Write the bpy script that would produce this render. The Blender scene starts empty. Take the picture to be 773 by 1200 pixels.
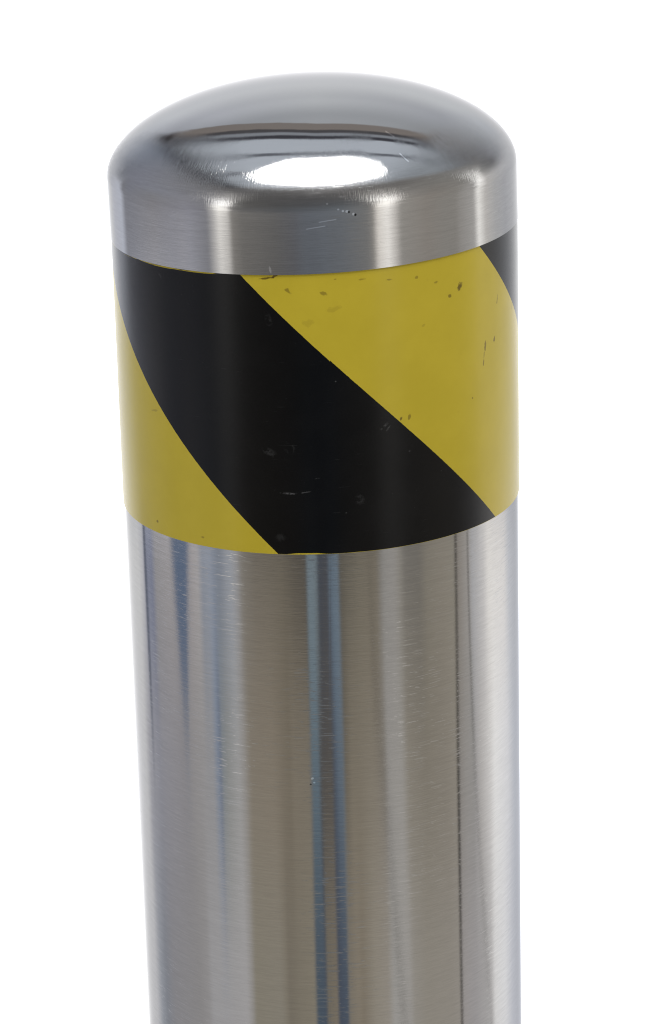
import bpy, bmesh, math
from mathutils import Vector, Matrix
S = bpy.context.scene
C = S.collection
RIM = 0.94            # height of the cap's lower rim above the ground (m)
R = 0.084             # outer radius of the hazard tape

# ------------------------------------------------------------------ camera
cd = bpy.data.cameras.new('camera'); cam = bpy.data.objects.new('camera', cd); C.objects.link(cam)
B = ((0.9996565488446228, 0.026089348307379093, 0.002475935571565331),
     (-0.010646661448071252, 0.3179734180567475, 0.9480398483235393),
     (-0.02394646011560874, 0.9477406033900866, -0.31814197417776613))
M = Matrix(((B[0][0], B[0][1], -B[0][2], 0.0),
            (B[1][0], B[1][1], -B[1][2], -1.32873019),
            (B[2][0], B[2][1], -B[2][2], 0.31954201 + RIM), (0, 0, 0, 1)))
cam.matrix_world = M
cd.sensor_fit = 'VERTICAL'; cd.sensor_height = 36.0; cd.sensor_width = 36.0
cd.lens = 3848.637 / 1200.0 * 36.0
cd.clip_start = 0.05; cd.clip_end = 200
S.camera = cam
S.cycles.filter_width = 1.1

# ------------------------------------------------------------------ colour management
S.view_settings.view_transform = 'Standard'; S.view_settings.look = 'None'
S.view_settings.exposure = 0.0; S.view_settings.gamma = 1.0
try: S.view_settings.use_curve_mapping = False
except Exception: pass

# ------------------------------------------------------------------ node helper: arithmetic on sockets
class V:
    nt = None
    def __init__(s, sock): s.s = sock
    def __add__(a, b): return m_('ADD', a, b)
    __radd__ = __add__
    def __sub__(a, b): return m_('SUBTRACT', a, b)
    def __rsub__(a, b): return m_('SUBTRACT', b, a)
    def __mul__(a, b): return m_('MULTIPLY', a, b)
    __rmul__ = __mul__
    def __truediv__(a, b): return m_('DIVIDE', a, b)
    def __rtruediv__(a, b): return m_('DIVIDE', b, a)
def put(sock, v):
    if isinstance(v, V): V.nt.links.new(v.s, sock)
    else: sock.default_value = v
def m_(op, *args, clamp=False):
    n = V.nt.nodes.new('ShaderNodeMath'); n.operation = op; n.use_clamp = clamp
    for i, a in enumerate(args): put(n.inputs[i], a)
    return V(n.outputs[0])
def ss(x, a, b):                                   # smoothstep from a to b (a may exceed b)
    n = V.nt.nodes.new('ShaderNodeMapRange'); n.interpolation_type = 'SMOOTHSTEP'
    if a > b: lo, hi, t0, t1 = b, a, 1.0, 0.0
    else: lo, hi, t0, t1 = a, b, 0.0, 1.0
    put(n.inputs[0], x)
    n.inputs[1].default_value = lo; n.inputs[2].default_value = hi
    n.inputs[3].default_value = t0; n.inputs[4].default_value = t1
    return V(n.outputs[0])
def mixc(f, a, b, mode='MIX'):
    n = V.nt.nodes.new('ShaderNodeMix'); n.data_type = 'RGBA'; n.blend_type = mode
    put(n.inputs[0], f)
    for i, c in ((6, a), (7, b)):
        if isinstance(c, V): V.nt.links.new(c.s, n.inputs[i])
        else: n.inputs[i].default_value = (*c, 1.0) if len(c) == 3 else c
    return V(n.outputs[2])
def comb(x, y, z):
    n = V.nt.nodes.new('ShaderNodeCombineXYZ')
    for i, a in enumerate((x, y, z)): put(n.inputs[i], a)
    return V(n.outputs[0])
def noise(vec, scale=1.0, detail=2.0, rough=0.5, dist=0.0):
    n = V.nt.nodes.new('ShaderNodeTexNoise')
    V.nt.links.new(vec.s, n.inputs['Vector'])
    n.inputs['Scale'].default_value = scale; n.inputs['Detail'].default_value = detail
    n.inputs['Roughness'].default_value = rough; n.inputs['Distortion'].default_value = dist
    return V(n.outputs[0])
def xyz(sock):
    n = V.nt.nodes.new('ShaderNodeSeparateXYZ'); V.nt.links.new(sock, n.inputs[0])
    return [V(o) for o in n.outputs]
def lin(c): 
    c = c / 255.0
    return c / 12.92 if c <= 0.04045 else ((c + 0.055) / 1.055) ** 2.4
def rgb(*c): return tuple(lin(v) for v in (c if len(c) == 3 else c * 3))
def ramp(x, stops, lo=0.0, hi=1.0):
    n = V.nt.nodes.new('ShaderNodeValToRGB'); cr = n.color_ramp; cr.interpolation = 'LINEAR'
    put(n.inputs[0], (x - lo) * (1.0 / (hi - lo)))
    stops = sorted(stops); assert len(stops) <= 32, len(stops)
    while len(cr.elements) < len(stops): cr.elements.new(0.5)
    for e, (p, c) in zip(cr.elements, [(s[0], s[1]) for s in stops]):
        e.position = (p - lo) / (hi - lo)
    for e, (p, c) in zip(cr.elements, [(s[0], s[1]) for s in stops]): e.color = (*c, 1)
    return V(n.outputs[0])

# ------------------------------------------------------------------ world: the surroundings the polished steel mirrors
# Rows of (azimuth in degrees, r, g, b) at a few heights: 0 is the photographer's side, +90 picture right, 180 behind.
REFL = 0.42
ROWS = {
 -26.6: [(-176.4,250,250,250),(-159.3,230,230,230),(-139.4,205,205,208),(-130.7,156,160,168),(-123.4,133,136,144),(-113.9,135,134,138),(-88.8,134,132,133),(-81.8,140,138,139),(-78.4,150,149,151),(-53.7,154,152,153),(-50.3,140,137,134),(-48.1,126,121,110),(-31.8,128,123,113),(-28.6,122,116,105),(-26.5,112,106,96),(-21.3,118,112,101),(-11.0,124,118,106),(-10.0,68,79,91),(-4.4,70,78,90),(-3.4,112,106,95),(1.7,118,110,98),(2.4,68,75,88),(7.8,72,80,92),(8.8,118,112,102),(14.4,126,118,106),(17.5,120,112,100),(24.7,136,130,120),(32.6,140,134,126),(36.4,150,148,145),(46.2,151,148,145),(49.5,140,136,130),(57.6,137,132,124),(76.2,138,133,126),(81.9,142,137,131),(85.0,148,144,143),(94.7,150,147,148),(106.2,162,160,160),(111.7,168,166,166),(115.7,200,199,199),(129.2,212,212,214),(140.8,196,198,205),(166,180,182,188),(176.4,230,230,235)],
 -23.0: [(-176.4,250,250,250),(-157.0,235,235,237),(-140.2,210,210,212),(-132.9,165,165,172),(-119.9,142,142,150),(-96.0,134,132,136),(-85.1,138,136,137),(-72.0,140,139,141),(-68.3,115,125,142),(-66.5,96,106,124),(-64.7,120,125,128),(-61.2,132,133,131),(-54.3,148,147,146),(-49.8,138,134,130),(-46.0,125,117,106),(-32.8,126,117,105),(-22.5,112,104,92),(-20.0,120,112,100),(-10.5,118,111,100),(-9.0,90,104,114),(-5.5,90,104,114),(-4.5,72,70,70),(1.5,78,75,72),(3.9,76,84,97),(5.4,90,101,113),(8.4,95,105,115),(9.9,100,94,84),(13.4,118,111,99),(27.5,124,117,106),(32.7,126,121,114),(34.8,144,141,138),(43.3,146,143,139),(47.6,130,124,114),(60.0,122,116,106),(72.0,126,120,111),(81.0,134,128,119),(84.8,132,128,124),(89.4,140,137,134),(96.4,142,140,138),(98.0,158,155,154),(102.4,172,169,167),(113.0,192,190,189),(117.9,212,211,211),(135.9,214,214,217),(147.7,193,196,203),(166,182,184,190),(176.4,230,230,235)],
 -19.3: [(-176.4,245,245,245),(-161.8,235,235,235),(-138.1,215,215,215),(-131.2,190,190,195),(-127.5,110,115,135),(-124.1,125,130,148),(-119.8,115,120,140),(-114.9,140,138,140),(-100.2,148,144,145),(-83.6,150,145,146),(-77.8,156,152,152),(-74.0,125,132,145),(-69.1,135,142,155),(-63.2,118,125,138),(-59.8,128,134,146),(-55.3,140,145,155),(-51.4,138,138,142),(-48.2,118,114,108),(-39.2,110,104,95),(-24.0,105,99,88),(-16.6,85,80,72),(-9.8,78,74,68),(-8.8,115,127,134),(-3.9,115,127,134),(-2.5,66,72,82),(2.4,70,72,78),(3.9,98,112,125),(7.8,105,118,130),(8.7,90,86,78),(20.0,112,106,94),(30.0,115,108,96),(33.6,130,128,125),(40.2,134,131,128),(44.4,125,121,114),(47.6,108,105,100),(56.4,102,99,94),(62.0,120,115,105),(74.0,128,122,112),(81.0,130,125,115),(85.0,130,124,118),(92.7,150,146,143),(96.4,165,165,168),(106.8,190,188,188),(112.2,208,205,202),(131.4,216,213,211),(139.8,195,197,202),(164,186,188,193),(176.4,230,230,235)],
 -16.9: [(-180,225,225,227),(-157,205,206,208),(-143,190,194,203),(-134,180,184,194),(-125,192,194,206),(-100,190,191,200),(-73,165,166,173),(-60.5,112,112,116),(-57.7,150,148,148),(-53.4,150,149,148),(-48.2,130,129,128),(-45.6,100,98,96),(-39.6,70,70,70),(-22.5,52,53,55),(-10.7,48,50,54),(15.0,50,53,58),(29.2,58,59,61),(32.6,80,79,78),(35.5,130,128,125),(41.4,145,142,140),(45.9,115,113,111),(49.0,98,96,94),(65.0,122,118,114),(85.9,126,123,119),(100.5,150,148,146),(104.5,205,203,200),(112,178,177,176),(122,162,163,168),(135,162,165,172),(154,176,178,183),(180,225,225,227)],  # made-up row: lifted at left, dimmed in front, to shape the tape's sheen
 -14.6: [(-180,225,225,227),(-157,212,213,215),(-150,202,204,212),(-136,190,194,206),(-130,130,131,139),(-122,124,125,133),(-100,121,120,125),(-73,128,128,137),(-61.5,118,118,124),(-57.7,165,163,163),(-53.4,222,219,215),(-48.2,195,192,189),(-45.6,125,122,119),(-39.6,110,108,106),(-22.5,98,97,97),(-10.7,92,93,98),(-3.7,94,98,105),(15.0,100,104,110),(29.2,112,112,112),(32.6,130,127,123),(35.5,208,203,197),(41.4,226,223,219),(45.9,182,178,174),(49.0,138,135,131),(65.0,128,123,118),(76.6,126,123,119),(85.9,126,123,119),(89.2,136,133,130),(100.5,152,150,148),(104.5,225,223,220),(107.5,205,203,200),(112,178,175,172),(122,167,167,168),(135,172,173,177),(146,192,193,196),(154,208,209,211),(165,216,216,217),(180,225,225,227)],
 1.0: [(-180,226,226,228),(-165,217,218,220),(-150,188,190,195),(-136,192,196,207),(-130,122,123,130),(-122,119,121,131),(-100,121,121,126),(-73,126,126,134),(-61,118,118,124),(-57.7,172,170,170),(-53.4,232,230,226),(-48.2,208,205,202),(-45.6,118,116,115),(-39.6,94,93,93),(-20,82,83,85),(-6,82,85,90),(14,88,92,97),(29,104,104,104),(32.6,130,127,124),(35.5,220,216,210),(41.4,236,233,229),(46,194,190,186),(49,138,135,131),(65,124,119,114),(85,124,121,117),(100,148,146,145),(104,228,227,225),(108,200,198,196),(112,176,174,172),(125,172,172,174),(141,188,189,193),(154,208,209,211),(165,214,214,216),(180,226,226,228)],
 16.0: [(-180,218,220,223),(-165,212,215,220),(-158,194,198,206),(-150,160,165,176),(-140,118,123,135),(-125,120,122,133),(-100,121,123,132),(-72,124,124,131),(-61,116,116,120),(-57,205,203,203),(-52,252,252,252),(-48,238,235,233),(-45,118,117,116),(-38,84,83,82),(-20,74,74,75),(0,74,75,78),(20,80,82,85),(32,108,106,105),(35.5,232,229,224),(41.4,253,252,250),(46,212,208,204),(50,134,131,128),(70,118,114,110),(95,122,120,117),(101,150,149,148),(104,235,234,232),(108,185,184,182),(112,135,134,133),(119,112,112,113),(126,104,104,107),(136,138,140,146),(147,166,169,174),(157,192,196,202),(165,210,213,216),(180,218,220,223)],
 30.0: [(-180,190,193,197),(-165,178,181,189),(-156,157,160,168),(-148,112,120,134),(-122,119,121,131),(-95,120,121,128),(-66,112,112,116),(-55,175,173,172),(-47,122,120,119),(-36,80,79,79),(0,70,70,72),(30,88,87,87),(41,180,177,173),(50,116,114,112),(75,112,110,107),(110,118,117,116),(122,106,106,108),(132,116,117,121),(145,140,143,148),(160,164,167,174),(180,190,193,197)],
 44.0: [(-180,153,156,161),(-160,144,147,154),(-140,119,123,132),(-100,112,113,118),(-60,96,95,96),(-30,80,79,79),(0,78,77,78),(40,88,86,85),(80,108,106,104),(110,116,115,114),(140,128,129,132),(160,147,150,155),(180,153,156,161)],
}
W = bpy.data.worlds.new('World'); S.world = W; W.use_nodes = True
nt = W.node_tree; V.nt = nt; nt.nodes.clear()
tc = nt.nodes.new('ShaderNodeTexCoord')
dx, dy, dz = xyz(tc.outputs['Generated'])
DEG = 180 / math.pi
az = m_('ARCTAN2', dx, dy * -1.0) * DEG
el = m_('ARCSINE', dz) * DEG
# nothing out there is ruler-straight
sway = noise(comb(az * 0.03, el * 0.16, 0.0), 1.0, 2.0, 0.5) - 0.5
az = az + sway * m_('ADD', 1.4, ss(el, -16.5, -11.0) * ss(el, 40.0, 30.0) * 6.0) * ss(m_('ABSOLUTE', az), 165.0, 140.0)
col = None; prev = None
for e in sorted(ROWS):
    st = [(a, tuple(min(lin(v) / REFL, 4.0) for v in c)) for a, *c in ROWS[e]]
    if e < -18: st = [(a, tuple(v * 1.18 for v in c) if 110 < a < 155 else c) for a, c in st]
    if e > -10: st = [(a, tuple(v * 1.25 for v in c) if abs(a) < 110 and c[1] > lin(176) / REFL else c) for a, c in st]   # the bright upright strips mirrored in the cap, boosted
    neg = [s for s in st if s[0] < 0]; pos = [s for s in st if s[0] >= 0]
    neg.append((0.0, pos[0][1] if pos[0][0] == 0 else tuple((p * abs(neg[-1][0]) + q * pos[0][0]) / (abs(neg[-1][0]) + pos[0][0]) for p, q in zip(pos[0][1], neg[-1][1]))))
    pos = [(0.0, neg[-1][1])] + [s for s in pos if s[0] > 0]
    rn = ramp(az, neg, -180, 0); rp = ramp(az, pos, 0, 180)
    row = mixc(m_('GREATER_THAN', az, 0.0), rn, rp)
    col = row if col is None else mixc(ss(el, prev, e), col, row)
    prev = e
def tone(*c): return tuple(x / REFL for x in rgb(*c))
def below(e): return ss(el, e + 0.6, e - 0.6)
def streak(center, hw, k, c, m):                       # a narrow upright thing standing in the surroundings
    global col
    col = mixc(ss(m_('ABSOLUTE', az - center), hw * 1.35, hw * 0.65) * m * k, col, tone(*c))
t_ = -19.3 - el
hw = m_('MAXIMUM', (el + 22.6) * 2.1, 0.02)            # blue wedge, its point down
col = mixc(ss(m_('ABSOLUTE', az + 91.3) / hw, 1.15, 0.75) * below(-17.5) * ss(el, -22.6, -21.0) * 0.95, col, tone(76, 92, 116))
streak(82.9 + t_ * 0.06, 1.05, 0.72 + sway * 0.9, (40, 38, 36), below(-17.5))
streak(92.5 + t_ * 0.393 + t_ * t_ * 0.237, 0.7, 0.62, (70, 67, 65), below(-18.0))
streak(27.0 + (t_ - 1.7) * 2.33, 0.75, 0.85, (66, 62, 58), below(-20.3))
streak(-127.6, 1.4, 0.8, (88, 93, 106), below(-17.5) * ss(el, -23.5, -21.0))
col = mixc(ss(m_('ABSOLUTE', az + 138.0), 7.0, 2.0) * ss(el, -3.0, 3.0) * ss(el, 20.0, 10.0) * 0.6, col, tone(82, 83, 88))
# overhead: a pale opening with a dark frame round it (u, v: the plane one metre above)
zc = m_('MAXIMUM', dz, 0.05)
u = dx / zc; v = dy / zc
wob = noise(comb(u, v, 0.0), 5.0, 3.0, 0.6) - 0.5
uu = u + wob * 0.04; vv = v + wob * 0.03
un = m_('MAXIMUM', uu * -1.0, 0.0)
w = vv / (1.0 + un * 0.65 + un * un * 0.82)           # the beams behind bend away at the left
low = vv - uu * uu * 0.47 + 0.85
up = ss(dz, 0.30, 0.42) * ss(uu, 1.95, 1.6)
inside = ss(w, 0.85, 0.82) * ss(low, -0.02, 0.16) * ss(uu, -0.96, -0.88) * up
glass = mixc(ss(m_('ABSOLUTE', uu), 0.9, 0.3), tone(128, 133, 139), tone(162, 168, 177))
glass = mixc(ss(low, 0.30, 0.02), glass, tone(112, 110, 109))
glass = mixc(ss(w, 0.50, 0.53), glass, tone(122, 126, 133))
glass = mixc(ss(w, 0.67, 0.70), glass, tone(116, 110, 107))
glass = mixc(ss(m_('ABSOLUTE', w - 0.545), 0.045, 0.020) * 0.95, glass, tone(50, 50, 56))
glass = mixc(ss(m_('ABSOLUTE', w - 0.665), 0.045, 0.018) * 0.9, glass, tone(60, 58, 60))
glass = mixc(ss(m_('ABSOLUTE', w - 0.235), 0.036, 0.014) * 0.85, glass, tone(70, 72, 80))
glass = mixc(ss(m_('ABSOLUTE', w + 0.02), 0.035, 0.012) * ss(uu, -0.35, -0.5) * 0.8, glass, tone(70, 70, 76))
glass = mixc(ss(uu, -0.60, -0.80) * 0.9, glass, tone(50, 49, 53))
glass = mixc(ss(uu, 0.75, 1.15) * ss(w, 0.3, 0.6) * 0.6, glass, tone(80, 78, 79))
wire = ss(m_('ABSOLUTE', w - 0.84), 0.040, 0.015) * ss(uu, -0.80, -0.92) * ss(uu, -2.2, -1.3) * ss(dz, 0.2, 0.3)
col = mixc(wire * 0.7, col, tone(62, 62, 66))
col = mixc(inside, col, glass)
bg = nt.nodes.new('ShaderNodeBackground'); nt.links.new(col.s, bg.inputs[0]); bg.inputs[1].default_value = 1.0
wo = nt.nodes.new('ShaderNodeOutputWorld'); nt.links.new(bg.outputs[0], wo.inputs[0])
W.cycles.sampling_method = 'MANUAL'; W.cycles.sample_map_resolution = 2048

# ------------------------------------------------------------------ the overhead lamp
ld = bpy.data.lights.new('overhead_lamp', 'AREA'); ld.shape = 'ELLIPSE'
ld.size = 0.86; ld.size_y = 0.70; ld.energy = 22.0; ld.color = (1.0, 0.985, 0.97)
lo = bpy.data.objects.new('overhead_lamp', ld); C.objects.link(lo)
lo.location = (0.02, -0.28, RIM + 1.05); lo.rotation_euler = (0, 0, 0)

# ------------------------------------------------------------------ materials
def new_mat(name):
    m = bpy.data.materials.new(name); m.use_nodes = True
    V.nt = m.node_tree; m.node_tree.nodes.clear()
    o = m.node_tree.nodes.new('ShaderNodeOutputMaterial'); b = m.node_tree.nodes.new('ShaderNodeBsdfPrincipled')
    m.node_tree.links.new(b.outputs[0], o.inputs[0])
    t = m.node_tree.nodes.new('ShaderNodeTexCoord')
    return m, b, xyz(t.outputs['Object']), V(t.outputs['Object'])
def bump(height, strength, dist):
    n = V.nt.nodes.new('ShaderNodeBump'); n.inputs['Strength'].default_value = strength; n.inputs['Distance'].default_value = dist
    V.nt.links.new(height.s, n.inputs['Height']); return n
def around(x, y, z):
    """seam-free coordinates (mm) for marks that run round the post: direction on a circle of 84 mm, height"""
    r = m_('MAXIMUM', m_('SQRT', x * x + y * y), 1e-5)
    return x / r * 84.0, y / r * 84.0, z * 1000.0
def spot(th, z, tdeg, zmm, a, b, rot, wob):
    """soft-edged elongated mark at (degrees, mm) with half sizes a, b in mm"""
    du = (th - tdeg) * (R * 1000 * math.pi / 180); dv = z - zmm
    c, s = math.cos(math.radians(rot)), math.sin(math.radians(rot))
    p = (du * c + dv * s) / a; q = (dv * c - du * s) / b
    return ss(m_('SQRT', p * p + q * q) + wob, 1.15, 0.6)

def seg(px, pz, x0, z0, x1, z1, w):
    """thin straight scratch between two points of a plane, all in mm"""
    L = math.hypot(x1 - x0, z1 - z0); c, n = (x1 - x0) / L, (z1 - z0) / L
    al = (px - x0) * c + (pz - z0) * n; ac = (pz - z0) * c - (px - x0) * n
    return ss(m_('ABSOLUTE', ac), w, w * 0.4) * ss(al, 0.0, 0.6) * ss(al, L, L - 0.6)
def steel(name, pits=(), nicks=(), rough=0.07, dome=False):
    m, b, (x, y, z), ob = new_mat(name)
    cx, cy, cz = around(x, y, z)
    th = m_('ARCTAN2', x, y * -1.0) * DEG
    g1 = noise(comb(cx * 0.035, cy * 0.035, cz * 0.9), 1.0, 4.0, 0.7)          # long brush lines
    g2 = noise(comb(cx * 0.16, cy * 0.16, cz * 2.0), 1.0, 3.0, 0.65)           # short fine ones
    blot = noise(ob, 22.0, 3.0, 0.55)
    def scratches(sx, sz, tilt, off, lo, hi):
        n = noise(comb(cx * sx + off, cy * sx - off, cz * sz + cx * tilt), 1.0, 0.0, 0.5)
        return ss(n, lo, hi)
    scr = scratches(0.15, 2.2, 0.04, 0.0, 0.74, 0.80)
    scr = m_('MAXIMUM', scr, scratches(0.10, 2.6, -0.07, 31.0, 0.75, 0.80))
    scr = m_('MAXIMUM', scr, scratches(0.34, 2.4, 0.40, 57.0, 0.79, 0.82))
    scr = scr * ss(noise(ob, 16.0, 1.0, 0.5), 0.30, 0.70) * 0.8
    face = ss(z, 0.044, 0.032) if dome else None                              # lathe lines on the side only
    if dome: scr = scr * face * 0.4
    tone = (g1 - 0.5) * 0.20 + (g2 - 0.5) * 0.22 + (blot - 0.5) * 0.05
    if dome: tone = tone * (face * 0.85 + 0.15)
    base = mixc(1.0, (0.42, 0.418, 0.412), comb(1.0 + tone, 1.0 + tone, 1.0 + tone), 'MULTIPLY')
    base = mixc(scr * 0.34, base, (0.62, 0.62, 0.61))
    for (t_, z_, a_, b_, r_, k_, c_) in pits:
        base = mixc(spot(th, z * 1000.0, t_, z_, a_, b_, r_, (g2 - 0.5) * 0.6) * k_, base, (c_, c_, c_))
    front = ss(y, 0.0, -0.01)
    for (x0, z0, x1, z1) in nicks:
        base = mixc(seg(x * 1000.0, z * 1000.0, x0, z0, x1, z1, 0.30) * front * 0.55, base, (0.85, 0.85, 0.85))
    V.nt.links.new(base.s, b.inputs['Base Color'])
    b.inputs['Metallic'].default_value = 1.0
    b.inputs['Specular Tint'].default_value = (0.55, 0.55, 0.56, 1)
    h = g1 * 0.4 + g2 * 0.6
    rg = rough + (g1 - 0.5) * 0.04 + (blot - 0.5) * 0.02 + scr * 0.25
    if dome:
        h = h * (face * 0.85 + 0.05)
        lat = noise(comb(x * 30.0, y * 30.0, z * 30.0), 1.0, 2.0, 0.5)
        hair = noise(comb(cx * 1.7, cy * 1.7, cz * 0.30), 1.0, 3.0, 0.65)      # polishing hairs down the shoulder
        band = ss(z, 0.024, 0.031) * ss(z, 0.051, 0.043) * ss(lat, 0.38, 0.60)
        h = h + hair * band * 6.5
        rg = rg + face * 0.06 + band * 0.03
    put(b.inputs['Roughness'], m_('MAXIMUM', rg, 0.02))
    bn = bump(h + scr * 0.5, 0.35, 0.00004)
    V.nt.links.new(bn.outputs[0], b.inputs['Normal'])
    tg = V.nt.nodes.new('ShaderNodeTangent'); tg.direction_type = 'RADIAL'; tg.axis = 'Z'
    V.nt.links.new(tg.outputs[0], b.inputs['Tangent'])
    put(b.inputs['Anisotropic'], face * 0.7 if dome else 0.8)
    b.inputs['Anisotropic Rotation'].default_value = 0.25
    return m

M_post = steel('brushed_steel', pits=((-4.5, -213.8, 0.7, 0.5, 30, 1, .85), (-4.0, -215.6, 0.5, 0.4, 0, 1, .8), (-5.0, -216.4, .4, .4, 0, 1, .1)))
M_cap = steel('polished_steel', rough=0.04, dome=True,
    pits=((6.6, 25.2, .5, .4, 0, .9, .8), (7.8, 24.5, .55, .5, 0, 1, .85), (8.9, 24.2, .7, .6, 0, 1, .85), (9.4, 23.9, .45, .5, 0, 1, .06),
          (10.6, 22.9, .6, .6, 0, 1, .85), (11.1, 22.6, .55, .55, 0, 1, .04), (4.0, 27.6, .45, .4, 0, .7, .8), (-12.0, 2.0, .5, 1.6, 10, .7, .8)),
    nicks=((29.4, 48.9, 33.3, 46.8), (34.5, 42.1, 38.3, 38.8), (2.0, 20.5, 9.0, 21.4), (-3.0, 18.0, 5.0, 19.0)))

def tape_material():
    m, b, (x, y, z), ob = new_mat('hazard_film')
    th = m_('ARCTAN2', x, y * -1.0) * DEG
    zm = z * 1000.0
    cx, cy, cz = around(x, y, z)
    n1 = noise(ob, 900.0, 2.0, 0.6); n2 = noise(ob, 60.0, 4.0, 0.6); n3 = noise(ob, 330.0, 3.0, 0.65)
    n4 = noise(comb(cx * 0.06, cy * 0.06, cz * 1.5), 1.0, 3.0, 0.6)
    s = zm + th * 1.4553 + (n1 - 0.5) * 0.35
    fr = m_('FRACT', (s + 133.9) / 209.87)
    w = 0.00004 / 0.20987 * 1000
    black = ss(fr, 0.0, 0.0009) * ss(fr, 0.4919, 0.491)
    # the yellow film shows as a sliver at the black print's upper and lower ends
    kx = x * 1000.0
    topz = 0.15 + kx * 0.0269 - ss(n4, 0.42, 0.56) * ss(th, -20.0, -32.0) * 0.9
    black = black * ss(zm - topz, 0.15, -0.05)
    botz = -116.0 + kx * 0.00769 + ss(noise(ob, 40.0, 1.0, 0.5), 0.50, 0.62) * 0.5
    black = black * ss(zm - botz, 0.0, 0.2)
    yel = mixc(ss(n2, 0.3, 0.75), (0.482, 0.380, 0.029), (0.510, 0.402, 0.032))
    yel = mixc(ss(n3, 0.62, 0.80) * 0.25, yel, (0.42, 0.31, 0.03))
    brown = (0.075, 0.045, 0.012)
    wob = (n3 - 0.5) * 2.2
    for (t_, z_, a_, b_, r_, k_) in (
        (-13.5, -1.9, 4.6, .45, 8, .9), (-11.0, -1.0, 1.8, .5, 30, .9), (-7.6, -6.6, 1.6, .9, -40, .6), (2.0, -8.0, 1.5, .8, -20, .55), (34.2, -8.5, 1.2, .6, 10, .5),
        (42.7, -12.5, 1.9, 1.7, 0, .9), (38.9, -15.3, .8, .7, 0, .7), (60.4, -23.2, 1.6, .5, 75, .6), (72, -30.4, 2.8, .5, 80, .7),
        (58.5, -39.4, 1.5, .7, 80, .75), (53.6, -40.4, 1.8, .6, 85, .7), (52.7, -47, 2.0, .5, 85, .7), (52.9, -44.5, 1.2, .4, 85, .5), (47.4, -60.2, .6, .6, 0, .6),
        (22.6, -62.0, 1.1, .5, 60, .85), (25.1, -62.0, 1.5, .6, 80, .6), (-52.7, -63.8, 2.2, .45, 10, .35), (-53.3, -111.6, .7, .5, 0, .7),
        (5, -2.5, .9, .5, 20, .5), (12, -3.2, 1.5, .4, 5, .45), (20, -4.4, 2.0, .4, 0, .5), (28, -5.0, .7, .5, 0, .5), (-35, -112.6, 1.1, .4, 10, .5), (30, -25, 1.0, .5, 30, .25),
        (5, -14, 2.6, 1.2, 30, .18), (-2, -20, 2.2, 1.4, 0, .15)):
        yel = mixc(spot(th, zm, t_, z_, a_, b_, r_, wob * 1.5) * k_ * 0.9, yel, brown)
    blk = mixc(ss(n2, 0.35, 0.7), (0.0007, 0.0008, 0.0012), (0.0014, 0.0015, 0.0019))
    dust = ss(n1, 0.72, 0.80) * ss(n2, 0.4, 0.6)
    blk = mixc(dust * 0.25, blk, (0.08, 0.08, 0.085))
    fine = ss(noise(comb(cx * 0.10, cy * 0.10, cz * 2.2), 1.0, 1.0, 0.5), 0.76, 0.80)
    blk = mixc(fine * 0.10, blk, (0.09, 0.09, 0.095))
    for (t_, z_, a_, b_, r_, k_) in (
        (-8.6, -90.3, 4.2, .5, -3, .45), (-5.0, -89.9, 3.8, .35, 8, .5), (-12.9, -18.7, 1.5, 3.0, 10, .10), (-13.8, -73.2, 3.4, 1.8, -25, .14), (-8.1, -71.4, 2.4, 2.2, -40, .14),
        (17.8, -64.0, 2.8, .6, 40, .30), (18.8, -65.2, 1.6, .4, 50, .35), (10.4, -93.6, 2.2, 2.6, 0, .12), (6.5, -99, .5, .4, 0, .4), (-6.5, -110, .4, .6, 0, .3), (-11.5, -109, 2.4, 2.0, 0, .08), (-60, -4, 2.2, 1.6, 20, .14), (-48, -6, 2.4, 1.2, -20, .12),
        (4.5, -44, .4, .4, 0, .4), (-1, -84, 1.6, .3, 5, .2), (25, -76, .5, .4, 0, .3), (73, -3.0, 1.8, .7, 70, .15)):
        blk = mixc(spot(th, zm, t_, z_, a_, b_, r_, wob * 1.4) * ss(n3, 0.40, 0.62) * k_, blk, (0.16, 0.16, 0.165))
    for (t_, z_, a_, b_, r_) in ((-71.5, -2.3, 2.0, .5, 60), (-69.5, -2.4, 1.6, .4, -50)):
        blk = mixc(spot(th, zm, t_, z_, a_, b_, r_, wob * 0.3), blk, (0.001, 0.001, 0.001))
    base = mixc(black, yel, blk)
    V.nt.links.new(base.s, b.inputs['Base Color'])
    put(b.inputs['Roughness'], 0.23 + (n2 - 0.5) * 0.10)
    put(b.inputs['Specular IOR Level'], 0.21 + black * 0.025)
    bn = bump(n2 * 0.6 + n3 * 0.12, 0.12, 0.0006)
    V.nt.links.new(bn.outputs[0], b.inputs['Normal'])
    return m
M_tape = tape_material()

def ground_material():
    m, b, (x, y, z), ob = new_mat('pale_ground')
    n = noise(ob, 40.0, 4.0, 0.6)
    c = mixc(n, (0.72, 0.72, 0.71), (0.82, 0.82, 0.81)); V.nt.links.new(c.s, b.inputs['Base Color'])
    b.inputs['Roughness'].default_value = 0.85
    return m
M_ground = ground_material()

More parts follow.
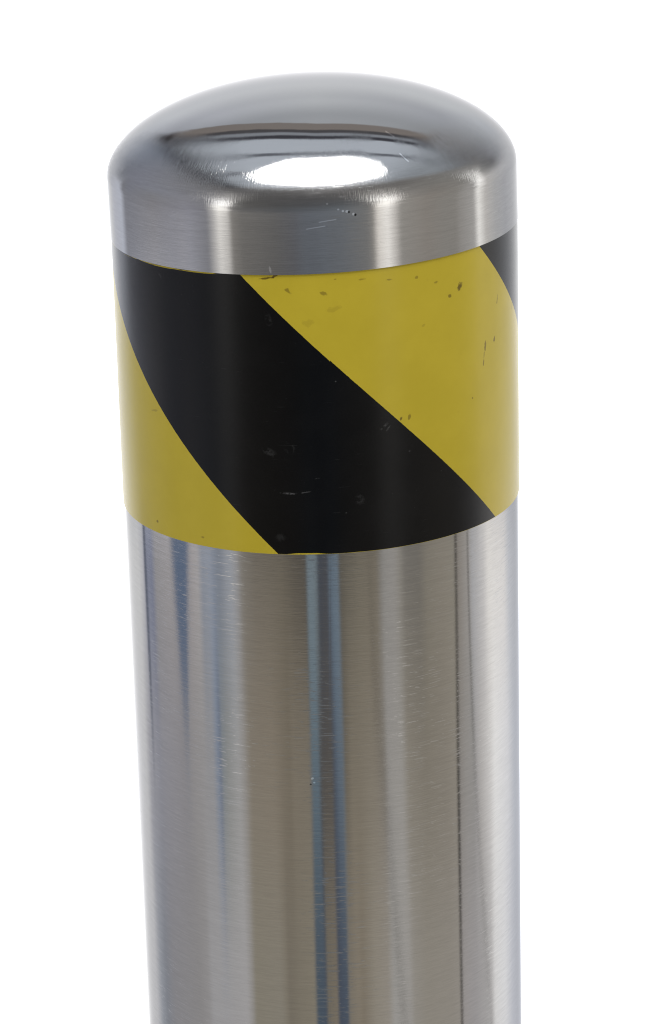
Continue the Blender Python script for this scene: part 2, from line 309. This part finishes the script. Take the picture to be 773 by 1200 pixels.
# ------------------------------------------------------------------ geometry
SEG = 256
def lathe(bm, prof, closed=False, k=lambda i: 0.0):
    """spin a list of (radius, z); k(i) tilts ring i so that z grows by k*x"""
    rings = []
    for i, (r, z) in enumerate(prof):
        if r < 1e-6: rings.append([bm.verts.new((0, 0, z))]); continue
        rings.append([bm.verts.new((r * math.cos(2 * math.pi * j / SEG), r * math.sin(2 * math.pi * j / SEG), z + k(i) * r * math.cos(2 * math.pi * j / SEG))) for j in range(SEG)])
    pairs = list(zip(rings, rings[1:])) + ([(rings[-1], rings[0])] if closed else [])
    for a, b in pairs:
        for j in range(SEG):
            j2 = (j + 1) % SEG
            if len(a) == 1: bm.faces.new((a[0], b[j2], b[j]))
            elif len(b) == 1: bm.faces.new((a[j], a[j2], b[0]))
            else: bm.faces.new((a[j], a[j2], b[j2], b[j]))
    return bm
def obj(name, bm, mat, parent=None, sharp=35):
    bmesh.ops.recalc_face_normals(bm, faces=bm.faces[:])
    me = bpy.data.meshes.new(name); bm.to_mesh(me); bm.free()
    for p in me.polygons: p.use_smooth = True
    try: me.set_sharp_from_angle(angle=math.radians(sharp))
    except Exception: pass
    me.materials.append(mat)
    o = bpy.data.objects.new(name, me); C.objects.link(o)
    if parent: o.parent = parent
    return o

# the setting: only the patch the bollard stands on (below the frame)
bm = bmesh.new(); lathe(bm, [(0, -0.06), (0.30, -0.06), (0.30, -0.003), (0.297, 0.0), (0, 0.0)])
g = obj('ground', bm, M_ground); g['kind'] = 'structure'

root = bpy.data.objects.new('bollard', None); C.objects.link(root); root.location = (0, 0, 0)
root.empty_display_size = 0.1
root['label'] = 'stainless steel bollard with a domed cap and a yellow and black striped band'
root['category'] = 'bollard'

RP = R - 0.0005
bm = bmesh.new(); lathe(bm, [(RP, -RIM + 0.002), (RP, -0.6), (RP, -0.35), (RP, -0.2), (RP, -0.1), (RP, 0.004), (RP - 0.004, 0.004), (RP - 0.004, -RIM + 0.002)], closed=True)
post = obj('post', bm, M_post, root); post.location = (0, 0, RIM)

# hazard band: a thin film, its lower edge cut a hair out of square
KB, KT = 0.00769, 0.0269
zt, zb = 0.0022, -0.11601
pf = [(RP + 0.00005, zb), (R - 0.00006, zb), (R, zb + 0.00008)]
N = 24
pf += [(R, zb + (zt - zb) * i / N) for i in range(1, N + 1)]
pf += [(RP + 0.00005, zt)]
kk = [KB] * 3 + [KB + (KT - KB) * i / N for i in range(1, N + 1)] + [KT]
bm = bmesh.new(); lathe(bm, pf, closed=True, k=lambda i: kk[i])
tape = obj('hazard_band', bm, M_tape, root); tape.location = (0, 0, RIM)
tape['label'] = 'yellow and black diagonally striped band'

# cap: short upright side under a half-ellipse dome; sits very slightly askew
rc, h, H, KD = 0.08428, 0.0242, 0.0605, 0.018
KR = KT - KD                                            # the rim is cut a little more out of square
pr = [(rc, 0.0)] + [(rc, h * i / 8) for i in range(1, 8)]
for i in range(0, 73):
    t = math.pi / 2 * i / 72
    pr.append((rc * max(math.cos(t), 0.0) ** (2 / 2.015) if i < 72 else 0.0, h + (H - h) * math.sin(t) ** (2 / 1.89)))
def rim_tilt(prof): return lambda i: KR * max(0.0, 1.0 - prof[i][1] / h)
# outer skin, then underside, closed through the rim
bm = bmesh.new(); lathe(bm, pr, k=rim_tilt(pr))
rim = [(0.0, 0.0115), (R + 0.00012, 0.0085), (R + 0.00012, 0.0), (rc, 0.0)]
lathe(bm, rim, k=rim_tilt(rim))
bmesh.ops.remove_doubles(bm, verts=bm.verts[:], dist=1e-6)
cap = obj('cap', bm, M_cap, root); cap.location = (0.0, 0, RIM); cap.rotation_euler = (0, -math.atan(KD), 0)
cap['label'] = 'domed polished steel cap'
